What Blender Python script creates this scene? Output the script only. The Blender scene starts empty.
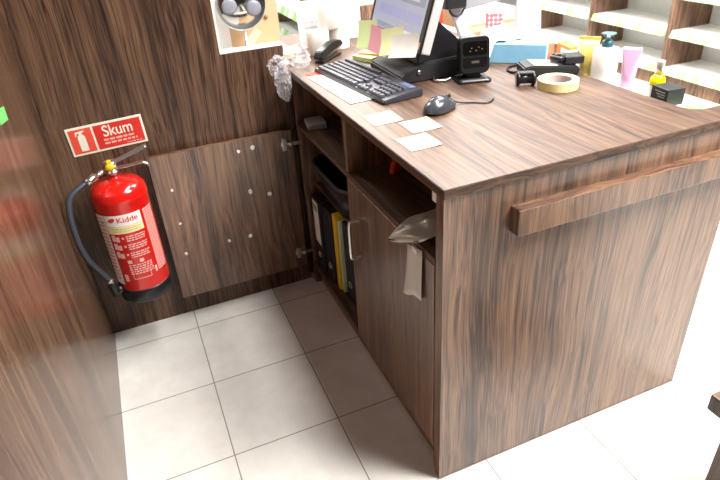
import bpy, bmesh, math, random
from mathutils import Vector, Matrix, noise
random.seed(7)
sc = bpy.context.scene
COL = sc.collection
R = math.radians
PI = math.pi

# ------------------------------------------------------------------ materials
def lin(h):
    h = h.lstrip('#')
    o = []
    for i in (0, 2, 4):
        c = int(h[i:i+2], 16) / 255
        o.append(c / 12.92 if c <= .04045 else ((c + .055) / 1.055) ** 2.4)
    return (*o, 1)

def plain(name, hexc, rough=.5, metal=0, spec=.5, noise_amt=.06, nscale=30, coat=0, emit=None, alpha=1, trans=0):
    m = bpy.data.materials.new(name); m.use_nodes = True
    nt = m.node_tree; b = nt.nodes['Principled BSDF']
    tc = nt.nodes.new('ShaderNodeTexCoord'); n = nt.nodes.new('ShaderNodeTexNoise')
    n.inputs['Scale'].default_value = nscale; n.inputs['Detail'].default_value = 3
    nt.links.new(tc.outputs['Object'], n.inputs['Vector'])
    mx = nt.nodes.new('ShaderNodeMix'); mx.data_type = 'RGBA'
    c = lin(hexc)
    mx.inputs[6].default_value = tuple(max(0, x * (1 - noise_amt)) for x in c[:3]) + (1,)
    mx.inputs[7].default_value = tuple(min(1, x * (1 + noise_amt)) for x in c[:3]) + (1,)
    nt.links.new(n.outputs['Fac'], mx.inputs[0])
    nt.links.new(mx.outputs[2], b.inputs['Base Color'])
    b.inputs['Roughness'].default_value = rough; b.inputs['Metallic'].default_value = metal
    b.inputs['Specular IOR Level'].default_value = spec
    b.inputs['Coat Weight'].default_value = coat
    b.inputs['Alpha'].default_value = alpha
    b.inputs['Transmission Weight'].default_value = trans
    if emit:
        b.inputs['Emission Color'].default_value = lin(emit[0]); b.inputs['Emission Strength'].default_value = emit[1]
    return m

def wood(name, axis='Z', rough=.3, gain=1.0, spec=.65):
    m = bpy.data.materials.new(name); m.use_nodes = True
    nt = m.node_tree; b = nt.nodes['Principled BSDF']; N = nt.nodes.new; L = nt.links.new
    tc = N('ShaderNodeTexCoord'); oi = N('ShaderNodeObjectInfo')
    off = N('ShaderNodeVectorMath'); off.operation = 'SCALE'; off.inputs[0].default_value = (13, 7, 9)
    L(oi.outputs['Random'], off.inputs['Scale'])
    add = N('ShaderNodeVectorMath'); L(tc.outputs['Object'], add.inputs[0]); L(off.outputs[0], add.inputs[1])
    # gentle wander of the grain lines
    wm = N('ShaderNodeMapping'); wsc = {'X': (1.6, 6, 6), 'Y': (6, 1.6, 6), 'Z': (6, 6, 1.6)}[axis]
    wm.inputs['Scale'].default_value = wsc; L(add.outputs[0], wm.inputs['Vector'])
    wn = N('ShaderNodeTexNoise'); wn.inputs['Scale'].default_value = 1; wn.inputs['Detail'].default_value = 2
    L(wm.outputs[0], wn.inputs['Vector'])
    ws = N('ShaderNodeVectorMath'); ws.operation = 'SCALE'; ws.inputs['Scale'].default_value = .06
    L(wn.outputs['Color'], ws.inputs[0])
    ad2 = N('ShaderNodeVectorMath'); L(add.outputs[0], ad2.inputs[0]); L(ws.outputs[0], ad2.inputs[1])
    mp = N('ShaderNodeMapping'); k = .02
    mp.inputs['Scale'].default_value = {'X': (k, 1, 1), 'Y': (1, k, 1), 'Z': (1, 1, k)}[axis]
    L(ad2.outputs[0], mp.inputs['Vector'])
    mq = N('ShaderNodeMapping'); mq.inputs['Scale'].default_value = (k, 1, 1) if axis != 'X' else (1, 1, k)
    L(ad2.outputs[0], mq.inputs['Vector'])
    ns = N('ShaderNodeSeparateXYZ'); L(tc.outputs['Normal'], ns.inputs[0])
    na = N('ShaderNodeMath'); na.operation = 'ABSOLUTE'; L(ns.outputs['XYZ'.index(axis)], na.inputs[0])
    ng = N('ShaderNodeMath'); ng.operation = 'GREATER_THAN'; ng.inputs[1].default_value = .7; L(na.outputs[0], ng.inputs[0])
    mm = N('ShaderNodeMix'); mm.data_type = 'VECTOR'; L(ng.outputs[0], mm.inputs[0]); L(mp.outputs[0], mm.inputs[4]); L(mq.outputs[0], mm.inputs[5])
    def nz(s, d, r=.5):
        n = N('ShaderNodeTexNoise'); n.inputs['Scale'].default_value = s; n.inputs['Detail'].default_value = d
        n.inputs['Roughness'].default_value = r; L(mm.outputs[1], n.inputs['Vector']); return n.outputs['Fac']
    def mul(a, f):
        q = N('ShaderNodeMath'); q.operation = 'MULTIPLY'; L(a, q.inputs[0]); q.inputs[1].default_value = f; return q.outputs[0]
    def plus(a, c):
        q = N('ShaderNodeMath'); q.operation = 'ADD'; L(a, q.inputs[0]); L(c, q.inputs[1]); return q.outputs[0]
    f0 = plus(plus(mul(nz(13, 2), .30), mul(nz(75, 3, .6), .42)), mul(nz(300, 2), .28))
    # thin dark grain lines
    wv = N('ShaderNodeMath'); wv.operation = 'PINGPONG'; wv.inputs[1].default_value = 1
    L(mul(nz(9, 3, .55), 26), wv.inputs[0])
    ln = N('ShaderNodeMapRange'); ln.inputs[1].default_value = 0; ln.inputs[2].default_value = .28; ln.inputs[3].default_value = -.065; ln.inputs[4].default_value = 0
    L(wv.outputs[0], ln.inputs[0])
    f = plus(f0, ln.outputs[0])
    cr = N('ShaderNodeValToRGB'); e = cr.color_ramp.elements
    cols = [(.31, '2e201a'), (.40, '4f382b'), (.46, '715241'), (.53, '8a684f'), (.64, 'a68267')]
    while len(e) < len(cols): e.new(.5)
    for i, (p, c) in enumerate(cols):
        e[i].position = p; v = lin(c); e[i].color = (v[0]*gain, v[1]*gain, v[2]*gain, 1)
    L(f, cr.inputs['Fac']); L(cr.outputs['Color'], b.inputs['Base Color'])
    b.inputs['Roughness'].default_value = rough; b.inputs['Specular IOR Level'].default_value = spec
    return m

def tile_mat():
    m = bpy.data.materials.new('floor_tiles'); m.use_nodes = True
    nt = m.node_tree; b = nt.nodes['Principled BSDF']; N = nt.nodes.new; L = nt.links.new
    tc = N('ShaderNodeTexCoord'); mp = N('ShaderNodeMapping')
    T = .33
    mp.inputs['Scale'].default_value = (1/T, 1/T, 1)
    mp.inputs['Location'].default_value = (.5075/T + 20, .0008/T + 20, 0)
    L(tc.outputs['Object'], mp.inputs['Vector'])
    fr = N('ShaderNodeVectorMath'); fr.operation = 'FRACTION'; L(mp.outputs[0], fr.inputs[0])
    fl = N('ShaderNodeVectorMath'); fl.operation = 'FLOOR'; L(mp.outputs[0], fl.inputs[0])
    sp = N('ShaderNodeSeparateXYZ'); L(fr.outputs[0], sp.inputs[0])
    def edge(o):
        a = N('ShaderNodeMath'); a.operation = 'SUBTRACT'; L(o, a.inputs[0]); a.inputs[1].default_value = .5
        c = N('ShaderNodeMath'); c.operation = 'ABSOLUTE'; L(a.outputs[0], c.inputs[0])
        g = N('ShaderNodeMath'); g.operation = 'GREATER_THAN'; L(c.outputs[0], g.inputs[0]); g.inputs[1].default_value = .5 - .0018/T
        return g.outputs[0]
    mxm = N('ShaderNodeMath'); mxm.operation = 'MAXIMUM'; L(edge(sp.outputs[0]), mxm.inputs[0]); L(edge(sp.outputs[1]), mxm.inputs[1])
    wn = N('ShaderNodeTexWhiteNoise'); wn.noise_dimensions = '2D'; L(fl.outputs[0], wn.inputs['Vector'])
    n1 = N('ShaderNodeTexNoise'); n1.inputs['Scale'].default_value = 7; n1.inputs['Detail'].default_value = 6; n1.inputs['Roughness'].default_value = .65
    L(tc.outputs['Object'], n1.inputs['Vector'])
    cr = N('ShaderNodeValToRGB'); e = cr.color_ramp.elements
    e[0].position = .3; e[0].color = lin('d2d0ca'); e[1].position = .72; e[1].color = lin('e8e6e1')
    L(n1.outputs['Fac'], cr.inputs['Fac'])
    hv = N('ShaderNodeHueSaturation')
    mr = N('ShaderNodeMapRange'); mr.inputs[3].default_value = .95; mr.inputs[4].default_value = 1.03
    L(wn.outputs['Value'], mr.inputs[0]); L(mr.outputs[0], hv.inputs['Value']); L(cr.outputs['Color'], hv.inputs['Color'])
    mx = N('ShaderNodeMix'); mx.data_type = 'RGBA'; L(mxm.outputs[0], mx.inputs[0]); L(hv.outputs[0], mx.inputs[6]); mx.inputs[7].default_value = lin('857e76')
    L(mx.outputs[2], b.inputs['Base Color'])
    b.inputs['Roughness'].default_value = .38
    return m

def rail_mat():   # white price rail with pale green price labels
    m = bpy.data.materials.new('price_rail'); m.use_nodes = True
    nt = m.node_tree; b = nt.nodes['Principled BSDF']; N = nt.nodes.new; L = nt.links.new
    tc = N('ShaderNodeTexCoord'); mp = N('ShaderNodeMapping'); mp.inputs['Scale'].default_value = (0, 6.5, 0)
    L(tc.outputs['Object'], mp.inputs['Vector'])
    n = N('ShaderNodeTexNoise'); n.inputs['Scale'].default_value = 1.6; n.inputs['Detail'].default_value = 0; L(mp.outputs[0], n.inputs['Vector'])
    cr = N('ShaderNodeValToRGB'); e = cr.color_ramp.elements
    e[0].position = .38; e[0].color = lin('f2f4ee'); e[1].position = .58; e[1].color = lin('a2dc86')
    L(n.outputs['Fac'], cr.inputs['Fac']); L(cr.outputs['Color'], b.inputs['Base Color']); b.inputs['Roughness'].default_value = .35
    return m

def film_mat(name, density=.35):   # crumpled clear plastic
    m = bpy.data.materials.new(name); m.use_nodes = True
    nt = m.node_tree; N = nt.nodes.new; L = nt.links.new
    b = nt.nodes['Principled BSDF']; out = nt.nodes['Material Output']
    b.inputs['Base Color'].default_value = lin('e6e4e8'); b.inputs['Roughness'].default_value = .12
    b.inputs['Specular IOR Level'].default_value = .9
    tr = N('ShaderNodeBsdfTransparent'); mx = N('ShaderNodeMixShader')
    tc = N('ShaderNodeTexCoord'); n = N('ShaderNodeTexNoise'); n.inputs['Scale'].default_value = 26; n.inputs['Detail'].default_value = 4
    L(tc.outputs['Object'], n.inputs['Vector'])
    mr = N('ShaderNodeMapRange'); mr.inputs[1].default_value = .35; mr.inputs[2].default_value = .7
    mr.inputs[3].default_value = density * .35; mr.inputs[4].default_value = density * 2
    L(n.outputs['Fac'], mr.inputs[0]); L(mr.outputs[0], mx.inputs[0])
    L(tr.outputs[0], mx.inputs[1]); L(b.outputs[0], mx.inputs[2]); L(mx.outputs[0], out.inputs['Surface'])
    return m

WZ = wood('walnut_laminate_upright', 'Z', .3, .76, 1.0)
WWALL = wood('walnut_laminate_wall_shaded', 'Z', .26, .46, .62)  # desk wood darkened by gain, standing in for dim light on the wall
WY = wood('walnut_laminate_worktop', 'Y', .46, .42, .5)
WDARK = wood('dark_walnut', 'Z', .4, .5)
WSHELF = wood('walnut_shelf_upright', 'Z', .5, .95)
WBACK = wood('walnut_laminate_back_wall_shaded', 'Z', .34, .48, .35)  # shade of the back wall put into the wood colour by lower gain
TILE = tile_mat(); RAIL = rail_mat()
WHITE = plain('white_laminate', 'eeeeec', .4)
CREAM = plain('cream_board', 'cdaf8c', .5, nscale=4, noise_amt=.1)
PAPER = plain('white_paper', 'f1f0ec', .8)
NOTE = plain('cream_note_paper', 'efe8c4', .8)
BLACK = plain('black_plastic', '17171a', .35)
BLACKM = plain('black_matte_plastic', '1d1d20', .6)
GREY = plain('grey_plastic', '9c9c9e', .4)
KEYM = plain('charcoal_key', '454650', .45)
KEYB = plain('charcoal_keyboard_shell', '303038', .4)
CHROME = plain('brushed_metal', 'c9c6c0', .28, 1)
RED = plain('red_enamel', 'cf1a13', .18, coat=.6, noise_amt=.02)
REDFLAT = plain('red_print', 'd22f22', .5, noise_amt=.02)
REDLIGHT = plain('light_red_print', 'e2523c', .5, noise_amt=.02)
PINKW = plain('faded_label_print', 'e7b0a8', .5)
LABELW = plain('label_white', 'efe9e4', .45)
LABELY = plain('label_cream', 'e9d9a4', .45)
SIGNW = plain('sign_cream', 'ece8d8', .45)
YELLOW = plain('yellow_plastic', 'e8c51a', .4)
RUBBER = plain('grey_rubber_hose', '343944', .45)
GREENP = plain('green_note_paper', 'e0f6b4', .8)
PINKP = plain('pink_note_paper', 'f9b3c0', .8)
LIMEP = plain('yellow_green_note_paper', 'f0f5ba', .8)
ORANGE = plain('orange_card', 'ef8a3a', .5)
REDP = plain('red_paper', 'e0472f', .7)
BLUE = plain('light_blue_card', '86bede', .5, noise_amt=.1)
TISSUE = plain('tissue_paper', 'f4f4f4', .9)
TAPE = plain('pale_yellow_tape', 'ecdf9f', .5)
TAPEC = plain('tape_core_card', 'c3b3ac', .8)
PINKT = plain('pink_tube', 'dbaed2', .35)
YTUBE = plain('yellow_tube', 'd8c267', .35)
TEAL = plain('dark_teal_plastic', '2f5560', .35)
SERUM = plain('yellow_serum', 'd8cf10', .15, noise_amt=.05)
GLASSY = plain('clear_glass', 'f2f2f0', .05, trans=.9)
POUCHM = plain('silver_grey_film', 'b8b4a9', .3, metal=.3, noise_amt=.25, nscale=14)
MIRROR = plain('mirror_glass', 'a9aaa6', .14, metal=1, noise_amt=.02)
PAD = plain('translucent_grey_pad', '858894', .3)
FILM = film_mat('clear_plastic_film', .2)
FOLDY = plain('yellow_folder', 'd9b21c', .5)
FOLDG = plain('pale_green_folder', 'c2cfae', .5)
LINT = plain('off_white_adhesive', 'e4e1da', .7)
INK = plain('grey_ink', '8a8c92', .7)

def see_through(m, f):   # thin paper lets light through
    nt = m.node_tree; b = nt.nodes['Principled BSDF']; out = nt.nodes['Material Output']
    t = nt.nodes.new('ShaderNodeBsdfTranslucent'); mx = nt.nodes.new('ShaderNodeMixShader'); mx.inputs[0].default_value = f
    nt.links.new(b.inputs['Base Color'].links[0].from_socket, t.inputs['Color'])
    nt.links.new(b.outputs[0], mx.inputs[1]); nt.links.new(t.outputs[0], mx.inputs[2]); nt.links.new(mx.outputs[0], out.inputs['Surface'])
    return m
WNOTE = plain('white_note_paper', 'f6f5f0', .8)
for m_ in (GREENP, PINKP, LIMEP, WNOTE): see_through(m_, .12)
def screen_mat():
    m = bpy.data.materials.new('lit_screen'); m.use_nodes = True
    nt = m.node_tree; b = nt.nodes['Principled BSDF']
    b.inputs['Base Color'].default_value = lin('303440'); b.inputs['Roughness'].default_value = .25
    b.inputs['Emission Color'].default_value = lin('b4b5c6'); b.inputs['Emission Strength'].default_value = .85
    return m
SCREEN = screen_mat()
SCRW = plain('lit_screen_white', '303440', .25, emit=('e2e2ee', .9))
SCRB = plain('lit_screen_blue', '303440', .25, emit=('a6a6cb', .9))
SCRD = plain('lit_screen_grey', '303440', .25, emit=('9aa0ac', .8))

# ------------------------------------------------------------------ geometry helpers
def box(bm, x0, x1, y0, y1, z0, z1, bev=0, rot=None, piv=None, seg=2):
    t = bmesh.new()
    v = [t.verts.new((x, y, z)) for x in (x0, x1) for y in (y0, y1) for z in (z0, z1)]
    for f in ((0, 1, 3, 2), (4, 6, 7, 5), (0, 4, 5, 1), (2, 3, 7, 6), (0, 2, 6, 4), (1, 5, 7, 3)):
        t.faces.new([v[i] for i in f])
    bmesh.ops.recalc_face_normals(t, faces=t.faces)
    if bev: bmesh.ops.bevel(t, geom=list(t.edges), offset=bev, segments=seg, affect='EDGES', profile=.5)
    if rot is not None:
        p = Vector(piv or ((x0+x1)/2, (y0+y1)/2, (z0+z1)/2))
        bmesh.ops.transform(t, matrix=Matrix.Translation(p) @ rot.to_4x4() @ Matrix.Translation(-p), verts=t.verts)
    merge(bm, t); return bm

def merge(bm, t):
    me = bpy.data.meshes.new('tmp'); t.to_mesh(me); t.free(); bm.from_mesh(me); bpy.data.meshes.remove(me)

def lathe(bm, prof, c=(0, 0, 0), n=40, mat=None, smooth=True):
    t = bmesh.new(); rings = []
    for r, z in prof:
        if r < 1e-6: rings.append([t.verts.new((0, 0, z))])
        else: rings.append([t.verts.new((r*math.cos(2*PI*i/n), r*math.sin(2*PI*i/n), z)) for i in range(n)])
    for a, b in zip(rings, rings[1:]):
        for i in range(n):
            j = (i+1) % n
            q = ([a[0]] if len(a) == 1 else [a[i], a[j]]) + ([b[0]] if len(b) == 1 else [b[j], b[i]])
            if len(q) >= 3: t.faces.new(q)
    bmesh.ops.recalc_face_normals(t, faces=t.faces)
    M = Matrix.Translation(c) @ (mat.to_4x4() if mat is not None else Matrix.Identity(4))
    bmesh.ops.transform(t, matrix=M, verts=t.verts)
    for f in t.faces: f.smooth = smooth
    merge(bm, t); return bm

def smoothpath(pts, k=6):
    pts = [Vector(p) for p in pts]; P = [pts[0]] + pts + [pts[-1]]; out = []
    for i in range(1, len(P)-2):
        a, b, c, d = P[i-1], P[i], P[i+1], P[i+2]
        for s in range(k):
            t = s/k
            out.append(.5*((2*b) + (c-a)*t + (2*a-5*b+4*c-d)*t*t + (3*b-a-3*c+d)*t**3))
    out.append(pts[-1]); return out

def tube(bm, pts, r, n=10, smooth=True, flat=1.0):
    pts = [Vector(p) for p in pts]; t = bmesh.new(); rings = []
    up = Vector((0, 0, 1)); prev = None
    for i, p in enumerate(pts):
        d = (pts[min(i+1, len(pts)-1)] - pts[max(i-1, 0)]).normalized()
        if prev is None:
            a = d.cross(up if abs(d.z) < .9 else Vector((1, 0, 0))).normalized()
        else: a = (prev - d*prev.dot(d)).normalized()
        prev = a; b = d.cross(a)
        rr = r[i] if isinstance(r, (list, tuple)) else r
        rings.append([t.verts.new(p + a*rr*math.cos(2*PI*k/n) + b*rr*flat*math.sin(2*PI*k/n)) for k in range(n)])
    for a, b in zip(rings, rings[1:]):
        for i in range(n):
            f = t.faces.new([a[i], a[(i+1) % n], b[(i+1) % n], b[i]]); f.smooth = smooth
    t.faces.new(rings[0][::-1]); t.faces.new(rings[-1])
    bmesh.ops.recalc_face_normals(t, faces=t.faces)
    merge(bm, t); return bm

def prism(bm, poly, z0, z1, bev=0, axis='Z'):
    """extrude a 2-D polygon; axis Z: (x,y); axis Y: (x,z) between y=z0..z1; axis X: (y,z)"""
    t = bmesh.new()
    def P(a, b, h): return {'Z': (a, b, h), 'Y': (a, h, b), 'X': (h, a, b)}[axis]
    lo = [t.verts.new(P(a, b, z0)) for a, b in poly]; hi = [t.verts.new(P(a, b, z1)) for a, b in poly]
    n = len(poly)
    t.faces.new(lo[::-1]); t.faces.new(hi)
    for i in range(n): t.faces.new([lo[i], lo[(i+1) % n], hi[(i+1) % n], hi[i]])
    bmesh.ops.recalc_face_normals(t, faces=t.faces)
    if bev: bmesh.ops.bevel(t, geom=list(t.edges), offset=bev, segments=2, affect='EDGES')
    merge(bm, t); return bm

def B(): return bmesh.new()

def obj(name, bm, mat, parent=None, loc=None, rot=None):
    me = bpy.data.meshes.new(name); bm.to_mesh(me); bm.free(); me.materials.append(mat)
    o = bpy.data.objects.new(name, me); COL.objects.link(o)
    if parent: o.parent = parent
    if loc: o.location = loc
    if rot: o.rotation_euler = rot
    return o

def thing(name, label, cat, loc=(0, 0, 0), rotz=0, group=None):
    o = bpy.data.objects.new(name, None); COL.objects.link(o); o.empty_display_size = .05
    o.location = loc; o.rotation_euler = (0, 0, rotz); tag(o, label, cat, group); return o

def tag(o, label, cat, group=None):
    o['label'] = label; o['category'] = cat
    if group: o['group'] = group
    return o

def structure(name, bm, mat, loc=None):
    o = obj(name, bm, mat, None, loc); o['kind'] = 'structure'; return o

def textmesh(body, size, width=None):
    cu = bpy.data.curves.new('txt', 'FONT'); cu.body = body; cu.size = size; cu.align_x = 'CENTER'; cu.align_y = 'CENTER'
    cu.offset = size*.012
    o = bpy.data.objects.new('txt', cu); COL.objects.link(o)
    bpy.context.view_layer.update()
    me = bpy.data.meshes.new_from_object(o.evaluated_get(bpy.context.evaluated_depsgraph_get()))
    bpy.data.objects.remove(o); bpy.data.curves.remove(cu)
    bm = bmesh.new(); bm.from_mesh(me); bpy.data.meshes.remove(me)
    if width:
        xs = [v.co.x for v in bm.verts]; s = width/(max(xs)-min(xs)); c = (max(xs)+min(xs))/2
        for v in bm.verts: v.co.x = (v.co.x-c)*s
    return bm

# ------------------------------------------------------------------ the setting
structure('floor', box(B(), -3.5, 6.5, -3.5, 10, -.03, 0), TILE)
WR, WL, WB = .86, -.8112, 1.1053
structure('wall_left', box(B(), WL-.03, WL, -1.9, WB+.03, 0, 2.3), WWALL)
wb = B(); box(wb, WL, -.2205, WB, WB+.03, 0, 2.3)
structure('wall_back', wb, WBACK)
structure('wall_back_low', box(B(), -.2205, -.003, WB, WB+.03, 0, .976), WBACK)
structure('trim_1', box(B(), -.2205, -.003, WB-.001, WB+.034, .976, .983), WHITE)
structure('trim_2', box(B(), -.2205, -.2145, WB-.0005, WB+.032, .983, 2.3), WHITE)

# ------------------------------------------------------------------ the till desk
desk = thing('till_desk', 'large walnut laminate till desk with open niches and cupboards in the middle', 'desk')
top = [(-.004, -.006), (WR, -.006), (WR, .07)]
for i in range(9):
    a = i/8*PI/2; top.append((.80 - .05*math.sin(a) + .0, .07 + .0 + .05*(1-math.cos(a))))
top += [(.75, .14), (.75, 1.62), (-.004, 1.62)]
top = [(-.004, -.006), (WR, -.006), (WR, .072), (.80, .072), (.782, .075), (.768, .083), (.757, .097), (.751, .115), (.75, .14), (.75, 1.62), (-.004, 1.62)]
obj('worktop', prism(B(), top, .878, .90, .0015), WY, desk)
ep = B(); prism(ep, [(0, 0), (WR-.012, 0), (WR, 0.0), (WR, .025), (0, .025)], 0, .8775)
obj('end_panel', ep, WZ, desk)
obj('bar', box(B(), .166, .845, -.032, -.0003, .757, .820, .002), WZ, desk)
obj('side_panel', box(B(), .004, .70, 1.062, 1.08, 0, .8775), WZ, desk)
obj('inner_panel', box(B(), .006, .68, .025, .042, 0, .8775), WZ, desk)
obj('back_panel', box(B(), .68, .70, .042, 1.062, 0, .8775), WZ, desk)
obj('shelf', box(B(), .004, .68, .042, 1.062, .69, .708), WY, desk)
obj('niche_divider', box(B(), .006, .68, .568, .586, .708, .8775), WZ, desk)
obj('cupboard_divider', box(B(), .024, .68, .568, .586, .10, .69), WZ, desk)
obj('cupboard_base', box(B(), .006, .68, .042, 1.062, .082, .10), WY, desk)
obj('inner_shelf', box(B(), .05, .68, .586, 1.062, .443, .458), WY, desk)
obj('plinth', box(B(), .03, .046, .042, 1.062, 0, .082), WZ, desk)
obj('display_ledge', box(B(), .70, WR, .025, 1.62, .855, .87), WHITE, desk)
obj('customer_side_panel', box(B(), WR-.02, WR, .025, 1.62, 0, .855), WZ, desk)
obj('rear_panel', box(B(), 0.004, WR-.02, 1.59, 1.61, 0, .855), WZ, desk)
obj('rear_side_panel', box(B(), 0.0, .018, 1.14, 1.59, 0, .8775), WZ, desk)
# closed cupboard door with handle
d = obj('door', box(B(), .003, .021, .045, .576, .088, .688, .001), WZ, desk)
hb = B()
hp = smoothpath([(.003, .498, .582), (-.022, .498, .582), (-.030, .498, .574), (-.031, .498, .518), (-.030, .498, .462), (-.022, .498, .454), (.003, .498, .454)], 5)
tube(hb, hp, .0048, 10); obj('handle', hb, CHROME, d); d.children[0]['label'] = 'chrome bow handle'
# open cupboard door lying against the back wall
od = obj('open_door', box(B(), -.532, -.022, 1.066, 1.084, .098, .685, .001), WZ, desk)
for zc in (.636, .166):
    hg = B()
    lathe(hg, [(0, 0), (.0165, 0), (.0165, -.002), (.012, -.003), (0, -.003)], (-.050, 1.066, zc), 20, Matrix.Rotation(R(-90), 3, 'X'))
    box(hg, -.062, -.046, 1.058, 1.066, zc-.024, zc+.024, .002)
    box(hg, -.048, -.024, 1.0595, 1.0655, zc-.006, zc+.006, .0015)
    lathe(hg, [(0, 0), (.008, 0), (.008, .012), (.006, .014), (0, .014)], (-.030, 1.052, zc-.001), 16, Matrix.Rotation(R(-90), 3, 'X'))
    box(hg, -.024, .006, 1.054, 1.0615, zc-.007, zc+.007, .002)
    h = obj('hinge', hg, CHROME, od); h['label'] = 'metal concealed hinge'
for i, (x, z, s) in enumerate([(-.476, .552, .006), (-.477, .418, .005), (-.482, .29, .0065), (-.223, .645, .006), (-.171, .65, .0085), (-.206, .481, .0085), (-.136, .455, .009), (-.317, .299, .006), (-.235, .298, .008)]):
    a = random.random()*3; bb = B()
    pl = [(x + s*(.75+.45*random.random())*math.cos(a+k*PI/3), z + s*1.1*(.75+.5*random.random())*math.sin(a+k*PI/3)) for k in range(6)]
    prism(bb, pl, 1.0628, 1.066, .0005, 'Y'); obj('white_pad', bb, LINT, od)
obj('corner_bracket', box(B(), .004, .014, .042, .058, .848, .876, .002), WHITE, desk)

# ------------------------------------------------------------------ in the niches and cupboard
t = thing('paper_pouch', 'crumpled silver grey pouch sticking out of the near open niche', 'pouch', (.045, .12, .709))
bm = B(); g = 26
def pouch_pt(u, v, s):
    # u along (-1 tip .. 1 inside), v across
    prof = (1-abs(u)**5); vw = (.062 if u > -.35 else .062*max(.02, 1-((-.35-u)/.65)**1.6))
    thick = .017*(1-abs(v)**2.4)*max(0, prof) + .0015
    n = noise.noise(Vector((u*3, v*2.2, s*1.7)))*.006
    return Vector((u*.12, v*vw*.85, .026 + s*thick + n ))
rows = {}
for s in (1, -1):
    rows[s] = [[bm.verts.new(pouch_pt(-1+2*i/g, -1+2*j/14, s)) for j in range(15)] for i in range(g+1)]
    for i in range(g):
        for j in range(14):
            q = [rows[s][i][j], rows[s][i+1][j], rows[s][i+1][j+1], rows[s][i][j+1]]
            f = bm.faces.new(q if s > 0 else q[::-1]); f.smooth = True
bmesh.ops.remove_doubles(bm, verts=bm.verts, dist=.0035)
zmin = min(v.co.z for v in bm.verts)
for v in bm.verts: v.co.z -= zmin
o = obj('pouch_film', bm, POUCHM, t, loc=(.012, 0, .022), rot=(0, R(-13), R(-12)))
# hanging tag
t = thing('paper_tag', 'blank off-white paper tag hanging on the closed cupboard door', 'tag', (0.0, .13, .538))
bm = B(); W2, H2 = .038, .143
vs = [[bm.verts.new((-.0010 - .016*((k/8)-.5)**2*((1-l/8)) - .010*(1-l/8)**2*(k/8 < .3) , W2 - 2*W2*k/8, H2*l/8 + (.022*k/8))) for k in range(9)] for l in range(9)]
for i in range(8):
    for j in range(8):
        f = bm.faces.new([vs[i][j], vs[i+1][j], vs[i+1][j+1], vs[i][j+1]]); f.smooth = True
o = obj('tag_sheet', bm, plain('grey_white_card', 'cfcbc4', .7), t); md = o.modifiers.new('s', 'SOLIDIFY'); md.thickness = .0008
bm = B(); tube(bm, smoothpath([(-.002, .0, .145), (-.004, 0, .158), (.004, -.0, .1555)], 4), .0012, 6); 
obj('tape_tab', box(B(), -.0035, -.0018, -.012, .01, .138, .153, .0004), PAPER, t)
bm.free()
# orange thing deep inside the near niche
t = thing('orange_clip', 'small orange plastic clip deep inside the near open niche', 'clip', (.13, .50, .7085), R(20))
obj('clip_jaw', prism(B(), [(-.022, 0), (.022, 0), (.016, .03), (0, .042), (-.016, .03)], -.009, .009, .003, 'Y'), plain('orange_plastic', 'd23c12', .4), t)
obj('clip_loop', tube(B(), [(.014*math.cos(a*PI/8), 0, .05+.014*math.sin(a*PI/8)) for a in range(17)], .0025, 8), CHROME, t)
# far niche: little device and white box
t = thing('network_box', 'black electronic box with status light inside the far open niche', 'device', (.19, .66, .7085))
obj('case', box(B(), -.14, .14, -.065, .065, 0, .13, .006), BLACK, t)
obj('status_light', lathe(B(), [(0, 0), (.004, 0), (.004, .003), (0, .0035)], (-.14, -.03, .03), 12, Matrix.Rotation(R(-90), 3, 'Y')), GREY, t)
t = thing('power_adapter', 'pale grey flat adapter lying inside the far open niche', 'adapter', (.052, .995, .7085), R(-8))
t.scale = (.75, .85, .7)
obj('adapter_body', box(B(), -.045, .045, -.05, .05, 0, .03, .005), GREY, t)
obj('adapter_cable', tube(B(), smoothpath([(.045, 0, .012), (.09, .01, .006), (.15, -.03, .005), (.2, .02, .005)]), .003, 8), BLACK, t)
# basket on the inner shelf
t = thing('storage_basket', 'rounded black plastic basket on the shelf above the ring binders', 'basket', (.165, .86, .4585))
def rrect(w, h, r, n=6):
    o = []
    for cx, cy, a0 in ((w-r, h-r, 0), (-w+r, h-r, 90), (-w+r, -h+r, 180), (w-r, -h+r, 270)):
        for k in range(n+1):
            a = R(a0 + 90*k/n); o.append((cx + r*math.cos(a), cy + r*math.sin(a)))
    return o
def loft(bm, secs, cap0=True, cap1=True, smooth=True):
    t = bmesh.new(); rings = [[t.verts.new((x, y, z)) for x, y in p] for p, z in secs]; n = len(rings[0])
    for a, b in zip(rings, rings[1:]):
        for i in range(n):
            f = t.faces.new([a[i], a[(i+1) % n], b[(i+1) % n], b[i]]); f.smooth = smooth
    if cap0: t.faces.new(rings[0][::-1])
    if cap1: t.faces.new(rings[-1])
    bmesh.ops.recalc_face_normals(t, faces=t.faces); merge(bm, t); return bm
bk = loft(B(), [(rrect(.12, .15, .06), 0), (rrect(.14, .18, .07), .115), (rrect(.136, .176, .066), .115), (rrect(.116, .146, .056), .006)], True, True)
obj('tub', bk, BLACK, t)
obj('rim', loft(B(), [(rrect(.142, .182, .072), .11), (rrect(.149, .189, .078), .113), (rrect(.149, .189, .078), .121), (rrect(.142, .182, .072), .123), (rrect(.137, .177, .068), .118), (rrect(.137, .177, .068), .11)], False, False), plain('dark_grey_rim', '3a3a3d', .3), t)
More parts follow.
